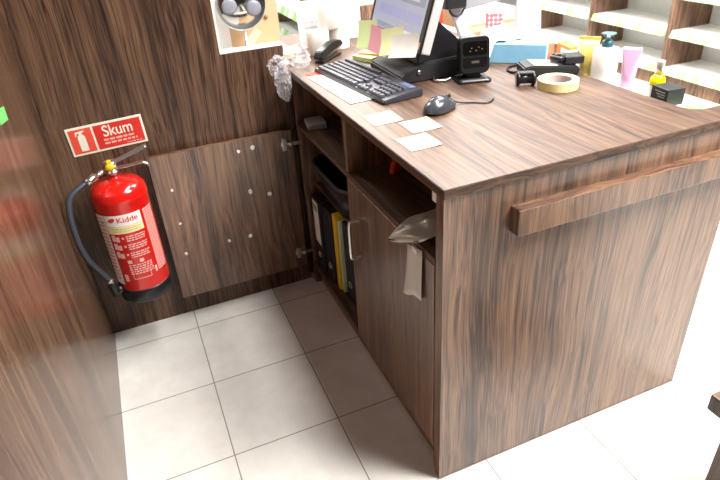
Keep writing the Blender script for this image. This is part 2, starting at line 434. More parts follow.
# ring binders
def binder(label, y0, y1, mat, x0=.045, labelmat=None, lh=(.13, .30), ring=True, h=.318, dep=.28, name='ring_binder'):
    w = y1-y0
    t = thing(name, label, 'binder', (x0, (y0+y1)/2, .1005), 0, 'binders standing in the open cupboard')
    obj('cover', box(B(), 0, dep, -w/2, w/2, 0, h, .0025), mat, t)
    if labelmat: 
        l = obj('spine_label', box(B(), -.0012, .0, -w/2+.012, w/2-.012, lh[0], lh[1]), labelmat, t)
        l['label'] = 'pale spine label'
    if ring:
        rb = B(); 
        tube(rb, [(-.0012, .013*math.cos(a*PI/10), .065+.013*math.sin(a*PI/10)) for a in range(21)], .0022, 8)
        obj('finger_ring', rb, CHROME, t)
    return t
b1 = binder('black ring binder with a white spine label nearest the open door hinges', .972, 1.054, BLACKM, .022, LABELW, (.12, .305))
gb = obj('label_mark', box(B(), -.0018, -.0011, -.024, .024, .265, .292), plain('green_print', '8fae5a', .6), b1)
binder('black ring binder without label between the labelled binder and yellow folder', .872, .958, BLACKM, .03, None)
binder('bright yellow folder standing among black binders in the open cupboard', .828, .856, FOLDY, .034, None, ring=False, h=.325, dep=.26, name='folder')
binder('thin pale green folder right beside the yellow folder', .806, .818, FOLDG, .04, None, ring=False, h=.31, dep=.25, name='folder')
binder('wide black ring binder nearest the closed cupboard door', .715, .797, BLACKM, .05, None)

# ------------------------------------------------------------------ fire extinguisher
ex = thing('fire_extinguisher', 'red foam fire extinguisher with black base hanging on the back wall', 'fire extinguisher', (-.6425, .997, .227))
ex.scale = (1.07, 1.07, .935)
RB = .083
obj('cylinder', lathe(B(), [(0, .03), (RB*.97, .03), (RB, .04), (RB, .405), (RB*1.012, .409), (RB*1.012, .419), (RB, .423), (RB*.985, .434), (RB*.93, .446), (RB*.80, .458), (RB*.58, .467), (RB*.3, .473), (.017, .475), (.017, .492), (0, .492)], n=64), RED, ex)
obj('base_cup', lathe(B(), [(0, 0), (RB*.95, 0), (RB*1.02, .006), (RB*1.03, .055), (RB*1.0, .058), (0, .058)], n=64), BLACK, ex)
vb = B(); lathe(vb, [(0, .488), (.021, .488), (.021, .500), (.016, .503), (.016, .522), (.019, .524), (.019, .533), (0, .534)], n=24)
tube(vb, [(0, 0, .510), (-.03, -.02, .508), (-.05, -.04, .506)], .008, 12)
obj('valve', vb, CHROME, ex)
lv = B(); tube(lv, smoothpath([(-.018, 0, .528), (.01, -.002, .530), (.06, -.004, .547), (.112, -.006, .567)], 5), .0125, 10, flat=.5)
l1 = obj('squeeze_lever', lv, plain('grey_metal_lever', '8d8684', .35, .7), ex)
lv = B(); tube(lv, smoothpath([(0, 0, .507), (.04, -.003, .507), (.085, -.004, .511), (.1, -.004, .505), (.108, -.004, .494)], 5), .009, 10, flat=.5)
obj('carry_handle', lv, CHROME, ex)
gp = B(); lathe(gp, [(0, 0), (.013, 0), (.014, .004), (.009, .008), (0, .009)], (-.002, -.022, .523), 20, Matrix.Rotation(R(90), 3, 'X'))
box(gp, -.008, .004, -.028, -.012, .522, .545, .002)
obj('safety_pin', gp, YELLOW, ex)
hs = smoothpath([(-.050, -.040, .506), (-.085, -.062, .496), (-.124, -.084, .472), (-.137, -.102, .425), (-.1395, -.112, .37), (-.1395, -.112, .315), (-.135, -.102, .26), (-.126, -.080, .205), (-.110, -.062, .15), (-.098, -.050, .105), (-.092, -.045, .075)], 8)
obj('hose', tube(B(), hs, .0088, 14), RUBBER, ex)
obj('hose_ferrule', tube(B(), [(-.046, -.037, .507), (-.062, -.049, .503), (-.076, -.057, .499)], .0125, 14), CHROME, ex)
nz = B(); tube(nz, [(-.100, -.052, .112), (-.096, -.048, .085), (-.090, -.043, .045)], [.012, .014, .016], 14)
tube(nz, [(-.092, -.045, .06), (-.070, -.035, .06)], .018, 12)
obj('nozzle', nz, BLACK, ex)
obj('hose_end_ring', tube(B(), [(-.1012, -.0535, .118), (-.0995, -.052, .108)], .0128, 14), CHROME, ex)
br = B(); box(br, -.03, .03, RB-.006, .1005, .06, .44, .003); box(br, -.012, .012, .02, .1005, .482, .494, .002)
obj('wall_bracket', br, CHROME, ex)
def wrap(bm, dr=.0006, zc=0):
    r = RB + dr
    for v in bm.verts:
        u, z, d = v.co.x, v.co.y, v.co.z
        a = u/r; v.co = Vector((math.sin(a)*(r+d), -math.cos(a)*(r+d), z + zc))
    return bm
def patch(u0, u1, z0, z1, bm=None):
    bm = bm or B(); n = max(2, int((u1-u0)/.005))
    a = [[bm.verts.new((u0+(u1-u0)*i/n, z, 0)) for i in range(n+1)] for z in (z0, z1)]
    for i in range(n): bm.faces.new([a[0][i], a[0][i+1], a[1][i+1], a[1][i]]).smooth = True
    return bm
lab = obj('label_header', wrap(patch(-.063, .048, .330, .372)), LABELW, ex); lab['label'] = 'white label header with a red logo'
lt = textmesh('Kidde', .03, .062)
for v in lt.verts: v.co.x += .006; v.co.y = v.co.y*.95 + .352
obj('logo_text', wrap(lt, .0012), REDFLAT, lab)
sw = B(); sv = [sw.verts.new(c) for c in ((-.055, .352, 0), (-.047, .360, 0), (-.034, .364, 0), (-.031, .357, 0), (-.036, .349, 0), (-.045, .345, 0))]; sw.faces.new(sv)
obj('logo_mark', wrap(sw, .0012), REDFLAT, lab)
obj('label_band', wrap(patch(-.063, .048, .300, .3295)), LABELY, ex)
for i, z in enumerate((.319, .310)):
    bm = B(); u = -.05
    while u < .036:
        w = random.uniform(.004, .012); patch(u, min(u+w, .04), z-.0013, z+.0013, bm); u += w+.0025
    obj('print_line', wrap(bm, .0012), plain('tan_print', 'b79e6a', .6) if i == 0 else bpy.data.materials['tan_print'], ex.children[-1] if False else lab)
lb = obj('label_side', wrap(patch(-.102, -.0645, .085, .372)), LABELW, ex); lb['label'] = 'white instruction strip on the left'
bm = B()
for k in range(17):
    z = .36 - k*.0155; u = -.098
    while u < -.072:
        w = random.uniform(.004, .012); patch(u, min(u+w, -.069), z-.0032, z+.0032, bm); u += w+.003
obj('print_block', wrap(bm, .0012), REDLIGHT, lb)
bm = B()
for k, z in enumerate((.282, .248, .214)):
    patch(-.026, -.020, z-.004, z+.004, bm)
    for r_ in range(3):
        zz = z + .005 - r_*.0085; u = -.014
        while u < .042:
            w = random.uniform(.004, .013); patch(u, min(u+w, .045), zz-.0022, zz+.0022, bm); u += w+.0025
    patch(-.058, -.046, z-.012, z+.014, bm); patch(-.045, -.034, z-.014, z+.006, bm)
for k in range(4):
    patch(-.03 + k*.018, -.017 + k*.018, .176, .190, bm) if k in (0, 2) else None
for r_ in range(5):
    zz = .168 - r_*.009; u = -.03
    while u < .04:
        w = random.uniform(.004, .012); patch(u, min(u+w, .043), zz-.0024, zz+.0024, bm); u += w+.003
patch(-.026, .030, .108, .1105, bm); patch(-.026, -.0245, .108, .135, bm); patch(.0285, .030, .108, .135, bm)
patch(-.055, -.043, .10, .13, bm); patch(.046, .053, .115, .14, bm)
obj('instruction_print', wrap(bm, .0006), PINKW, ex)
bm = B()
for k in range(26):
    z = .365 - k*.0098; u = .058
    while u < .1:
        w = random.uniform(.004, .013); patch(u, min(u+w, .102), z-.0034, z+.0034, bm); u += w+.0018
obj('side_print', wrap(bm, .0006), PINKW, ex)

# the sign above it
sg = thing('fire_sign', 'red and white sign reading Skum above the fire extinguisher', 'sign', (-.631, WB, .775))
sg.rotation_euler = (0, R(-2.2), 0)
obj('plate', box(B(), -.119, .119, -.003, 0, -.0475, .0475, .0008), SIGNW, sg)
lp = obj('pictogram_panel', box(B(), -.112, -.043, -.0038, -.003, -.0405, .0405), REDLIGHT, sg)
rp = obj('text_panel', box(B(), -.036, .112, -.0038, -.003, -.0405, .0405), REDFLAT, sg)
pg = B(); prism(pg, [(-.089, -.034), (-.066, -.034), (-.066, .012), (-.069, .019), (-.073, .022), (-.073, .027), (-.064, .031), (-.066, .034), (-.079, .033), (-.092, .032), (-.094, .018), (-.091, .018), (-.088, .027), (-.082, .027), (-.082, .022), (-.086, .019), (-.089, .012)], -.0044, -.0038, 0, 'Y')
obj('extinguisher_pictogram', pg, SIGNW, lp)
def upright(bm, x, z, y=-.0042):
    for v in bm.verts: v.co = Vector((v.co.x + x, y - v.co.z, v.co.y + z))
    return bm
obj('sign_word', upright(textmesh('Skum', .052, .093), .036, .015), SIGNW, rp)
bm = B()
for z, x1 in ((-.012, .082), (-.024, .09)):
    u = -.014
    while u < x1:
        w = random.uniform(.008, .02); box(bm, u, min(u+w, x1), -.0042, -.0038, z-.0032, z+.0032); u += w+.004
u = .052
while u < .1: box(bm, u, min(u+.008, .104), -.0042, -.0038, -.0365, -.034); u += .0105
obj('small_print', bm, PINKW, rp)
# green sticker on the left wall
tag(obj('green_sticker', box(B(), 0, .0015, -.05, .05, -.016, .016, .0004, Matrix.Rotation(R(-10), 3, 'X')), plain('green_film', '6fc06a', .5), None, (WL, .598, 1.028)), 'small green sticker on the dark left wall at the photo edge', 'sticker')

# ------------------------------------------------------------------ on the worktop
Z = .9003
# keyboard
kb = thing('keyboard', 'black wired computer keyboard on the worktop in front of the screen', 'keyboard', (.155, .768, Z), R(6.5))
obj('keyboard_shell', prism(B(), [(-.066, 0), (.066, 0), (.066, .022), (.05, .021), (-.066, .012)], -.228, .228, .003, 'Y'), KEYB, kb)
# keys: rows go across x (x=-: front edge near clerk), columns along y (far end is left of keyboard)
kw = .0188
def key(y, x, w, d=.0155):
    z = .0145 + (x+.05)*.072
    k = obj('key', loft(B(), [([(x-d/2, y-w/2), (x+d/2, y-w/2), (x+d/2, y+w/2), (x-d/2, y+w/2)], z), ([(x-d/2+.0015, y-w/2+.0015), (x+d/2-.0015, y-w/2+.0015), (x+d/2-.0015, y+w/2-.0015), (x-d/2+.0015, y+w/2-.0015)], z+.006)], True, True, False), KEYM, kb)
rowx = [-.051, -.032, -.013, .006, .025, .051]
for r_, x in enumerate(rowx):
    y = .212
    if r_ == 0: ws = [1.3, 1.1, 1.3, 6.2, 1.3, 1.1, 1.3]
    elif r_ == 1: ws = [1.3]+[1]*10+[2.3]
    elif r_ == 2: ws = [1.7]+[1]*11+[1.3]
    elif r_ == 3: ws = [1.5]+[1]*12
    elif r_ == 4: ws = [1]*12+[1.8]
    else: ws = [1]*12
    for w in ws:
        key(y - w*kw/2, x, w*kw-.0025); y -= w*kw
    for c in range(3):
        if r_ in (0, 3, 4) or (r_ == 1 and c == 1): key(-.0665 - c*kw, x, kw-.0025)
    for c in range(4):
        if r_ < 5: key(-.135 - c*kw, x, kw-.0025)
lk = obj('indicator_strip', box(B(), .04, .06, -.2, -.14, .0212, .0222), plain('blue_grey_print', '5a6488', .5), kb)
# white paper and red leaflet under keyboard
tag(obj('paper_sheet', box(B(), -.047, .045, -.165, .165, 0, .0006), PAPER, None, (.077, .765, Z+.0014), (0, 0, R(3))), 'long blank white sheet half under the keyboard at the worktop edge', 'paper')
tag(obj('red_leaflet', box(B(), -.055, .055, -.045, .045, 0, .001), REDP, None, (.092, .945, Z), (0, 0, R(18))), 'red leaflet under the white sheet and the stapler', 'leaflet')
# three notes at the edge
def note(name, label, x, y, rz, mat=NOTE, s=.04, grp='blank cream notes at the worktop edge'):
    bm = B(); n = 8
    v = [[bm.verts.new((-s + 2*s*i/n, -s*1.06 + 2*s*1.06*j/n, .0008 + .0025*max(0, (i/n-.6))**2*6 + .0012*max(0, (.3-j/n)))) for j in range(n+1)] for i in range(n+1)]
    for i in range(n):
        for j in range(n): bm.faces.new([v[i][j], v[i+1][j], v[i+1][j+1], v[i][j+1]])
    o = obj(name, bm, mat, None, (x, y, Z), (0, 0, rz)); m = o.modifiers.new('s', 'SOLIDIFY'); m.thickness = .0006
    return tag(o, label, 'note', grp)
note('sticky_note', 'blank cream sticky note closest to the keyboard and paper sheet', .067, .441, R(-1))
note('sticky_note', 'blank cream sticky note closest to the computer mouse', .1275, .344, R(-1))
note('sticky_note', 'blank cream sticky note closest to the front corner of the worktop', .071, .245, R(-.5))
# mouse
ms = thing('computer_mouse', 'dark grey glossy computer mouse right of the keyboard', 'mouse', (.226, .415, Z), R(-68))
bm = B(); t = bmesh.new(); bmesh.ops.create_uvsphere(t, u_segments=28, v_segments=18, radius=1)
for v in t.verts:
    x, y, z = v.co
    w = .032*(1 - .12*y); 
    v.co = Vector((w*x*(abs(x)**-.12 if abs(x) > 1e-3 else 1), .056*y, max(0, .034*(z if z > 0 else z*.25) * (1 - .22*y*y - .18*y) + .006)))
for f in t.faces: f.smooth = True
merge(bm, t); 
obj('mouse_body', bm, plain('dark_grey_gloss', '3b3d44', .22, coat=.3), ms)
obj('scroll_wheel', lathe(B(), [(0, -.003), (.009, -.003), (.010, 0), (.009, .003), (0, .003)], (0, .032, .028), 18, Matrix.Rotation(R(90), 3, 'Y')), BLACK, ms)
obj('mouse_cable', tube(B(), smoothpath([(0, .052, .012), (.01, .075, .004), (.04, .1, .0025), (.07, .12, .0025), (.06, .16, .0025)]), .0022, 8), BLACK, ms)
# stapler
st = thing('stapler', 'black stapler lying at the far end of the keyboard', 'stapler', (.168, 1.125, Z+.001), R(42))
obj('stapler_base', box(B(), -.075, .07, -.018, .018, 0, .009, .003), BLACK, st)
obj('stapler_arm', prism(B(), [(-.078, .012), (-.085, .02), (-.07, .04), (.02, .055), (.075, .05), (.088, .038), (.085, .03), (.03, .026), (-.05, .014)], -.017, .017, .004, 'Y'), BLACK, st)
obj('stapler_magazine', box(B(), -.055, .082, -.011, .011, .018, .03, .001, Matrix.Rotation(R(-6), 3, 'Y')), CHROME, st)
# till screen
mo = thing('till_screen', 'touch screen till with grey bezel side on a black wedge base', 'monitor', (.364, .79, Z), R(-2))
tilt = Matrix.Rotation(R(17), 4, 'Y')
def tilted(bm):
    bmesh.ops.transform(bm, matrix=Matrix.Translation((-.095, 0, .105)) @ tilt, verts=bm.verts); return bm
obj('screen_housing', tilted(box(B(), .006, .036, -.19, .215, 0, .30, .004)), plain('light_grey_housing', 'bdbec0', .4), mo)
obj('bezel', tilted(box(B(), 0, .0062, -.19, .215, 0, .30, .002)), BLACK, mo)
scn = obj('display', tilted(box(B(), -.0012, 0, -.168, .193, .026, .28)), SCREEN, mo)
for (y0, y1, z0, z1, m_) in ((-.15, .0, .03, .045, SCRW), (.02, .15, .03, .045, SCRD), (-.155, -.06, .07, .10, SCRB), (-.05, .15, .07, .10, SCRB), (-.155, .0, .12, .16, SCRD), (-.12, -.03, .131, .142, SCRW), (.03, .15, .12, .15, SCRD), (-.155, .155, .18, .26, SCRW)):
    obj('window_pane', tilted(box(B(), -.0019, -.0012, y0, y1, z0, z1)), m_, scn)
obj('bezel_button', tilted(box(B(), -.003, 0, -.182, -.175, .012, .03, .001)), plain('amber_button', 'c99a72', .3), mo)
wb_ = B(); prism(wb_, [(-.125, .0), (.17, 0), (.17, .045), (.09, .06), (-.03, .055), (-.12, .02)], -.115, .135, .004, 'Y')
obj('wedge_base', wb_, BLACKM, mo)
nk = B(); prism(nk, [(-.06, .05), (.145, .05), (.125, .07), (-.005, .185), (-.04, .18)], -.1, .11, .004, 'Y')
obj('stand_arm', nk, BLACK, mo)
obj('power_button', lathe(B(), [(0, 0), (.007, 0), (.007, .003), (0, .003)], (-.06, -.115, .03), 14, Matrix.Rotation(R(90), 3, 'X')), CHROME, mo)
obj('cable_plug', tube(B(), smoothpath([(-.01, -.118, .008), (-.02, -.14, .006), (.01, -.155, .005), (.03, -.15, .008)]), .003, 8), CHROME, mo)
# notes stuck along the bottom of the screen
def flap(name, label, x, yc, zt, w, h, mat, lean, curl, rx=0, rz=0):
    bm = B(); n = 10
    v = [[bm.verts.new((-lean*(j/n) - curl*(j/n)**2, -w/2 + w*i/4, -h*j/n)) for j in range(n+1)] for i in range(5)]
    for i in range(4):
        for j in range(n): bm.faces.new([v[i][j], v[i+1][j], v[i+1][j+1], v[i][j+1]]).smooth = True
    o = obj(name, bm, mat, None, (x, yc, zt), (rx, 0, rz))
    return tag(o, label, 'note', 'paper notes stuck under the screen')
flap('sticky_note', 'green sticky note at the far lower corner of the screen', .244, .93, 1.052, .105, .085, GREENP, .004, .018, R(-7), R(14))
flap('sticky_note', 'pink sticky note between the two green notes on the screen', .246, .835, 1.045, .10, .08, PINKP, .004, .012, R(5), R(10))
flap('sticky_note', 'yellow-green sticky note left of the white note on the screen', .240, .735, 1.060, .105, .074, LIMEP, .008, .018, R(-12), R(16))
flap('sticky_note', 'white note at the near lower corner of the screen', .238, .645, 1.058, .125, .062, WNOTE, .006, .018, R(-10), R(14))
# pad of green and orange notes
pd = thing('note_pad', 'green and orange pad of notes lying under the screen notes', 'note pad', (.287, 1.03, Z), R(24))
obj('green_sheets', box(B(), -.04, .04, -.045, .045, 0, .016, .001), GREENP, pd)
obj('orange_sheets', box(B(), -.012, .036, -.042, .042, .016, .022, .001, Matrix.Rotation(R(14), 3, 'Z')), ORANGE, pd)
# barcode scanner
bs = thing('barcode_scanner', 'black upright barcode scanner on a small foot right of the screen', 'scanner', (.445, .61, Z), R(-14))
obj('foot', loft(B(), [(rrect(.052, .040, .012), 0), (rrect(.052, .040, .012), .006), (rrect(.042, .03, .012), .013)], True, True), BLACK, bs)
obj('neck', loft(B(), [(rrect(.026, .02, .012), .011), (rrect(.024, .018, .01), .03)]), BLACK, bs)
def yl(bm, secs):   # loft along -y
    t = bmesh.new(); loft(t, secs); 
    for v in t.verts: v.co = Vector((v.co.x, -v.co.z, v.co.y))
    bmesh.ops.recalc_face_normals(t, faces=t.faces); merge(bm, t); return bm
hd = yl(B(), [(rrect(.038, .047, .016), -.03), (rrect(.045, .053, .018), -.01), (rrect(.046, .054, .018), .02), (rrect(.043, .051, .016), .026)])
o = obj('scanner_head', hd, BLACK, bs, (0, 0, .077), (R(-7), 0, 0))
obj('scan_window', yl(B(), [(rrect(.036, .019, .006), .0255), (rrect(.036, .019, .006), .0275)]), plain('smoked_glass', '0d0c0c', .08), o, (0, 0, .020))
obj('lower_window', yl(B(), [(rrect(.036, .014, .005), .0255), (rrect(.036, .014, .005), .0272)]), plain('smoked_glass_lower', '151413', .1), o, (0, 0, -.020))
lgt = B()
for x, z in ((-.012, .02), (.010, .022), (.002, .013), (.02, .016), (-.016, .012)): box(lgt, x-.002, x+.002, -.0285, -.0275, z-.0015, z+.0015)
obj('amber_leds', lgt, plain('amber_led', '6e5a30', .3), o)
obj('window_print', box(B(), -.012, .012, -.0278, -.0272, -.023, -.016), plain('dim_print', '4a443e', .5), o)
# small black object and tape roll
bc = thing('cable_reel', 'small black plastic spool beside the tape roll', 'spool', (.542, .475, Z), R(-24))
def spool(c, h):
    bm = B(); lathe(bm, [(0, -h), (.02, -h), (.02, -h*.7), (.014, -h*.66), (.014, h*.66), (.02, h*.7), (.02, h), (0, h)], c, 24, Matrix.Rotation(R(90), 3, 'Y')); return bm
obj('reel_body', spool((0, 0, .02), .026), BLACK, bc)
obj('reel_clip', box(B(), -.02, .02, -.012, .012, .033, .040, .002), BLACKM, bc)
tp = thing('tape_roll', 'pale yellow roll of tape lying flat near the right edge of the worktop', 'tape roll', (.608, .412, Z))
tp.scale = (.92, .92, .96)
obj('tape', lathe(B(), [(.044, 0), (.062, 0), (.062, .025), (.044, .025), (.044, 0)], n=48, smooth=False), TAPE, tp)
obj('core', lathe(B(), [(.041, .0005), (.0438, .0005), (.0438, .0245), (.041, .0245), (.041, .0005)], n=48, smooth=False), TAPEC, tp)
# card terminal
ct = thing('card_terminal', 'dark card payment terminal with pale display lying behind the tape roll', 'card terminal', (.676, .545, Z), R(-20))
obj('terminal_body', prism(B(), [(-.085, 0), (.085, 0), (.085, .022), (-.06, .034), (-.085, .03)], -.042, .042, .004, 'Y'), BLACKM, ct)
sl = Matrix.Rotation(R(4.7), 3, 'Y')
obj('display_face', box(B(), -.055, .02, -.034, .034, .0305, .0325, .0005, sl), plain('pale_display', 'b9b4b2', .3), ct)
obj('terminal_cable', tube(B(), smoothpath([(-.083, .0, .012), (-.10, .012, .005), (-.11, .04, .004), (-.10, .075, .004), (-.06, .10, .004)]), .004, 8), BLACK, ct)
# dark handset with hole on it
hn = thing('black_adapter', 'black block with round loop resting on the right end of the card terminal', 'adapter', (.722, .528, Z+.0265), R(-22))
hn.scale = (.85, .85, .8)
obj('adapter_block', box(B(), -.005, .062, -.03, .034, 0, .03, .004), BLACKM, hn)
obj('adapter_loop', tube(B(), [(-.024+.022*math.cos(a*PI/10), .0+.022*math.sin(a*PI/10), .02) for a in range(21)], .008, 10, flat=1.6), BLACK, hn)
# tissue box
tb = thing('tissue_box', 'light blue tissue box with white tissues spilling out', 'tissue box', (.688, .735, Z), R(-42))
obj('carton', box(B(), -.105, .105, -.058, .058, 0, .062, .002), BLUE, tb)
obj('carton_print', box(B(), -.03, .09, -.045, .03, .062, .0624), plain('pale_blue_print', 'a9d4ea', .5, noise_amt=.25, nscale=40), tb)
obj('carton_sticker', box(B(), -.06, -.02, -.0555, -.055, .012, .04), plain('yellow_green_print', 'c9d04a', .5), tb)
bm = B(); n = 26
def tis(u, v):
    a = u*2*PI
    h = .03*(1-v) 
    r = .018 + .095*v**.9*(1+.35*math.sin(3*a+.6)+.18*math.sin(7*a))
    r *= .86; x = -.055 + r*math.cos(a)*.9 - .03*v; y = r*math.sin(a)*.7 - .005*v
    z = .066 + h*(1+.5*math.sin(2*a)) + .02*math.sin(5*a)*v*(1-v)*2 + .012*noise.noise(Vector((x*30, y*30, v*3)))
    if x < -.105: z = max(.004, z - (-.105-x)*1.5)
    if y < -.058: z = max(.012, .066 - (-.058-y)*1.6)
    return (x, y, max(z, .0635 if (x > -.107 and abs(y) < .057) else .004))
v = [[bm.verts.new(tis(i/n, j/10)) for j in range(11)] for i in range(n)]
for i in range(n):
    for j in range(10): bm.faces.new([v[i][j], v[(i+1) % n][j], v[(i+1) % n][j+1], v[i][j+1]]).smooth = True
bm.faces.new([v[i][0] for i in range(n)][::-1])
obj('tissues', bm, TISSUE, tb)
# orange and red cartons behind
oc = thing('orange_carton', 'small orange and white carton standing behind the card terminal', 'carton', (.832, .655, .8705), R(-12))
obj('carton_body', box(B(), -.016, .016, -.05, .03, 0, .075, .001), ORANGE, oc)
obj('carton_band', box(B(), -.0165, .0165, -.0505, .0, .045, .065), LABELW, oc)
oc = thing('red_carton', 'small red and white printed carton behind the tissue box', 'carton', (.83, .785, .8705), R(-8))
obj('carton_body', box(B(), -.02, .02, -.06, .06, 0, .062, .001), plain('red_white_print', 'e07a5a', .5, noise_amt=.5, nscale=90), oc)
obj('carton_lid', box(B(), -.0205, .0205, -.0605, .0605, .062, .067, .001), plain('cream_red_lid', 'e9b09a', .5), oc)
# pale glossy ring box etc: patterned box
def dots():
    m = bpy.data.materials.new('red_dotted_print'); m.use_nodes = True
    nt = m.node_tree; b = nt.nodes['Principled BSDF']; N = nt.nodes.new; L = nt.links.new
    tc = N('ShaderNodeTexCoord'); vo = N('ShaderNodeTexVoronoi'); vo.inputs['Scale'].default_value = 62; vo.inputs['Randomness'].default_value = .1
    fm = N('ShaderNodeMapping'); fm.inputs['Scale'].default_value = (1, 0, 1); L(tc.outputs['Object'], fm.inputs['Vector']); L(fm.outputs[0], vo.inputs['Vector'])
    cr = N('ShaderNodeValToRGB'); e = cr.color_ramp.elements; e[0].position = .42; e[0].color = lin('e4606a'); e[1].position = .55; e[1].color = lin('f0d8d4')
    L(vo.outputs['Distance'], cr.inputs['Fac']); L(cr.outputs['Color'], b.inputs['Base Color']); return m
px = thing('patterned_carton', 'tall carton with rows of red dots standing behind the tissue box', 'carton', (.812, 1.04, .8705), R(-22))
obj('carton_body', box(B(), -.03, .03, -.018, .018, 0, .128, .001), dots(), px)
obj('carton_lid', box(B(), -.0304, .0304, -.0184, .0184, .12, .129, .001), PAPER, px)
obj('carton_band', box(B(), -.0304, .0304, -.0184, .0184, .018, .032, .0003), plain('yellow_dot_band', 'e0c48a', .5, noise_amt=.4, nscale=120), px)
# customer display on slanted arm
cd = thing('customer_display', 'pale slanted arm carrying a grey customer display behind the scanner', 'display', (.703, 1.06, Z))
obj('display_foot', loft(B(), [(rrect(.045, .045, .02), 0), (rrect(.045, .045, .02), .008)]), GREY, cd)
obj('slanted_arm', box(B(), -.022, .022, -.012, .012, 0.005, .17, .003, Matrix.Rotation(R(-24), 3, 'Y'), (0.0, 0, 0.005)), plain('pale_lilac_metal', 'c9c3cc', .35), cd)
obj('display_head', box(B(), -.03, .13, -.03, .02, .125, .215, .006, Matrix.Rotation(R(-6), 3, 'Y')), plain('mid_grey_plastic', '8f8f92', .4), cd)
obj('joint_bracket', box(B(), -.115, -.028, -.045, .02, .128, .20, .008), BLACK, cd)
obj('cable_loop', tube(B(), [(-.062+.032*math.cos(PI+a*PI/12), -.03, .135+.034*math.sin(PI+a*PI/12)) for a in range(13)], .0045, 8), BLACK, cd)
# paper rolls
def roll(label, x, y, z):
    t = thing('paper_roll', label, 'paper roll', (x, y, z), 0, 'stacked white receipt rolls')
    obj('roll_paper', lathe(B(), [(.011, 0), (.040, 0), (.041, .002), (.041, .078), (.040, .080), (.011, .080), (.011, 0)], n=40), PAPER, t)
    obj('roll_core', lathe(B(), [(.0085, .0005), (.0108, .0005), (.0108, .0795), (.0085, .0795), (.0085, .0005)], n=24), TAPEC, t)
roll('white receipt roll on the worktop, left under the top roll', .166, 1.225, Z)
roll('white receipt roll on the worktop, right under the top roll', .262, 1.265, Z)
roll('white receipt roll on top of the two other rolls', .222, 1.25, Z+.0805)
# leaning sheets behind the rolls
def sheet(label, x, y, w, h, rz, lean, lines):
    t = thing('notice_sheet', label, 'sheet', (x, y, Z), rz, 'white notices standing behind the rolls')
    L = Matrix.Rotation(lean, 3, 'X')
    obj('sheet_board', box(B(), -w/2, w/2, 0, .004, 0, h, .0008, L, (0, 0, 0)), plain('white_card', 'ecebf0', .6), t)
    bm = B()
    for k in range(lines):
        u = -w*.38
        while u < w*.3:
            q = random.uniform(.01, .03); box(bm, u, u+q, -.0006, 0, h*.75-k*.018, h*.75+.003-k*.018, 0, L, (0, 0, 0)); u += q+.006
    obj('handwriting', bm, plain('pale_ink', 'bfc0cc', .8), t)
sheet('white handwritten notice standing behind the receipt rolls', .222, 1.325, .19, .17, 0, R(-6), 4)
t = thing('document_holder', 'white document holder with a grey wire edge beside the screen', 'document holder', (.348, 1.41, Z))
obj('holder_back', box(B(), -.075, .055, 0, .006, 0, .19, .001, Matrix.Rotation(R(-8), 3, 'X'), (0, 0, 0)), WHITE, t)
obj('holder_pocket', box(B(), -.075, .055, -.03, -.026, 0, .15, .001), PAPER, t)
obj('wire_edge', tube(B(), [(.057, -.028, .0025), (.057, -.022, .10), (.057, .02, .2)], .0022, 8), GREY, t)
# plastic bag slumped over the corner
bg = thing('plastic_bag', 'crumpled clear plastic bag hanging over the far corner of the worktop', 'bag', (.0, 1.03, .9))
def crumple(c, rad, seed, amp=.35):
    t = bmesh.new(); bmesh.ops.create_icosphere(t, subdivisions=5, radius=1)
    for v in t.verts:
        p = v.co.normalized(); q = p*1.3 + Vector((seed, seed*2, 0))
        rr = 1 + amp*(noise.noise(q) + .7*abs(noise.noise(q*2.3)) + .3*noise.noise(q*4))
        v.co = Vector((c[0]+p.x*rad[0]*rr, c[1]+p.y*rad[1]*rr, c[2]+p.z*rad[2]*rr))
    return t
bm = B(); t1 = crumple((.035, .06, .036), (.05, .06, .03), 3.1, .45); merge(bm, t1)
t1 = crumple((-.040, -.005, -.025), (.026, .045, .05), 8.3, .45); merge(bm, t1)
t1 = crumple((-.035, .045, .02), (.03, .035, .028), 5.2, .45); merge(bm, t1)
for v in bm.verts:
    if v.co.x > -.006 and v.co.z < .003: v.co.z = .003
obj('crumpled_film', bm, FILM, bg)

# ------------------------------------------------------------------ on the customer ledge
ZL = .8703
def bottle(label, cat, name, x, y): return thing(name, label, cat, (x, y, ZL))
t = bottle('yellow squeeze tube standing left of the white pump bottle', 'tube', 'cosmetic_tube', .795, .51)
obj('tube_body', loft(B(), [(rrect(.022, .022, .0215), .02), (rrect(.022, .021, .02), .05), (rrect(.03, .004, .0035), .118)]), YTUBE, t, rot=(0, 0, R(-50)))
obj('tube_cap', lathe(B(), [(0, 0), (.0215, 0), (.0225, .003), (.0225, .021), (0, .021)], n=28), plain('amber_cap', 'cdb24a', .3, trans=.2), t)
obj('tube_crimp', box(B(), -.031, .031, -.0025, .0025, .118, .128, .0005), YTUBE, t, rot=(0, 0, R(-50)))
t = bottle('white pump bottle with a dark teal pump head', 'bottle', 'pump_bottle', .805, .447)
obj('bottle_body', lathe(B(), [(0, 0), (.034, 0), (.037, .003), (.037, .096), (.034, .104), (.018, .108), (0, .109)], n=40), plain('white_bottle', 'f3f2f1', .25), t)
obj('pump_collar', lathe(B(), [(.0, .108), (.0155, .108), (.0165, .112), (.0165, .124), (.012, .127), (0, .127)], n=28), TEAL, t)
pm = B(); lathe(pm, [(0, .126), (.006, .126), (.006, .136), (.013, .138), (.014, .144), (.010, .147), (0, .147)], n=24); tube(pm, [(0, 0, .142), (-.02, -.02, .143), (-.026, -.026, .139)], [.008, .006, .004], 10)
lathe(pm, [(0, .1445), (.02, .1445), (.021, .147), (0, .149)], n=24)
obj('pump_head', pm, plain('teal_pump', '5c8a92', .3), t)
t = bottle('pale pink squeeze tube standing on its cap between the two bottles', 'tube', 'cosmetic_tube', .80, .345)
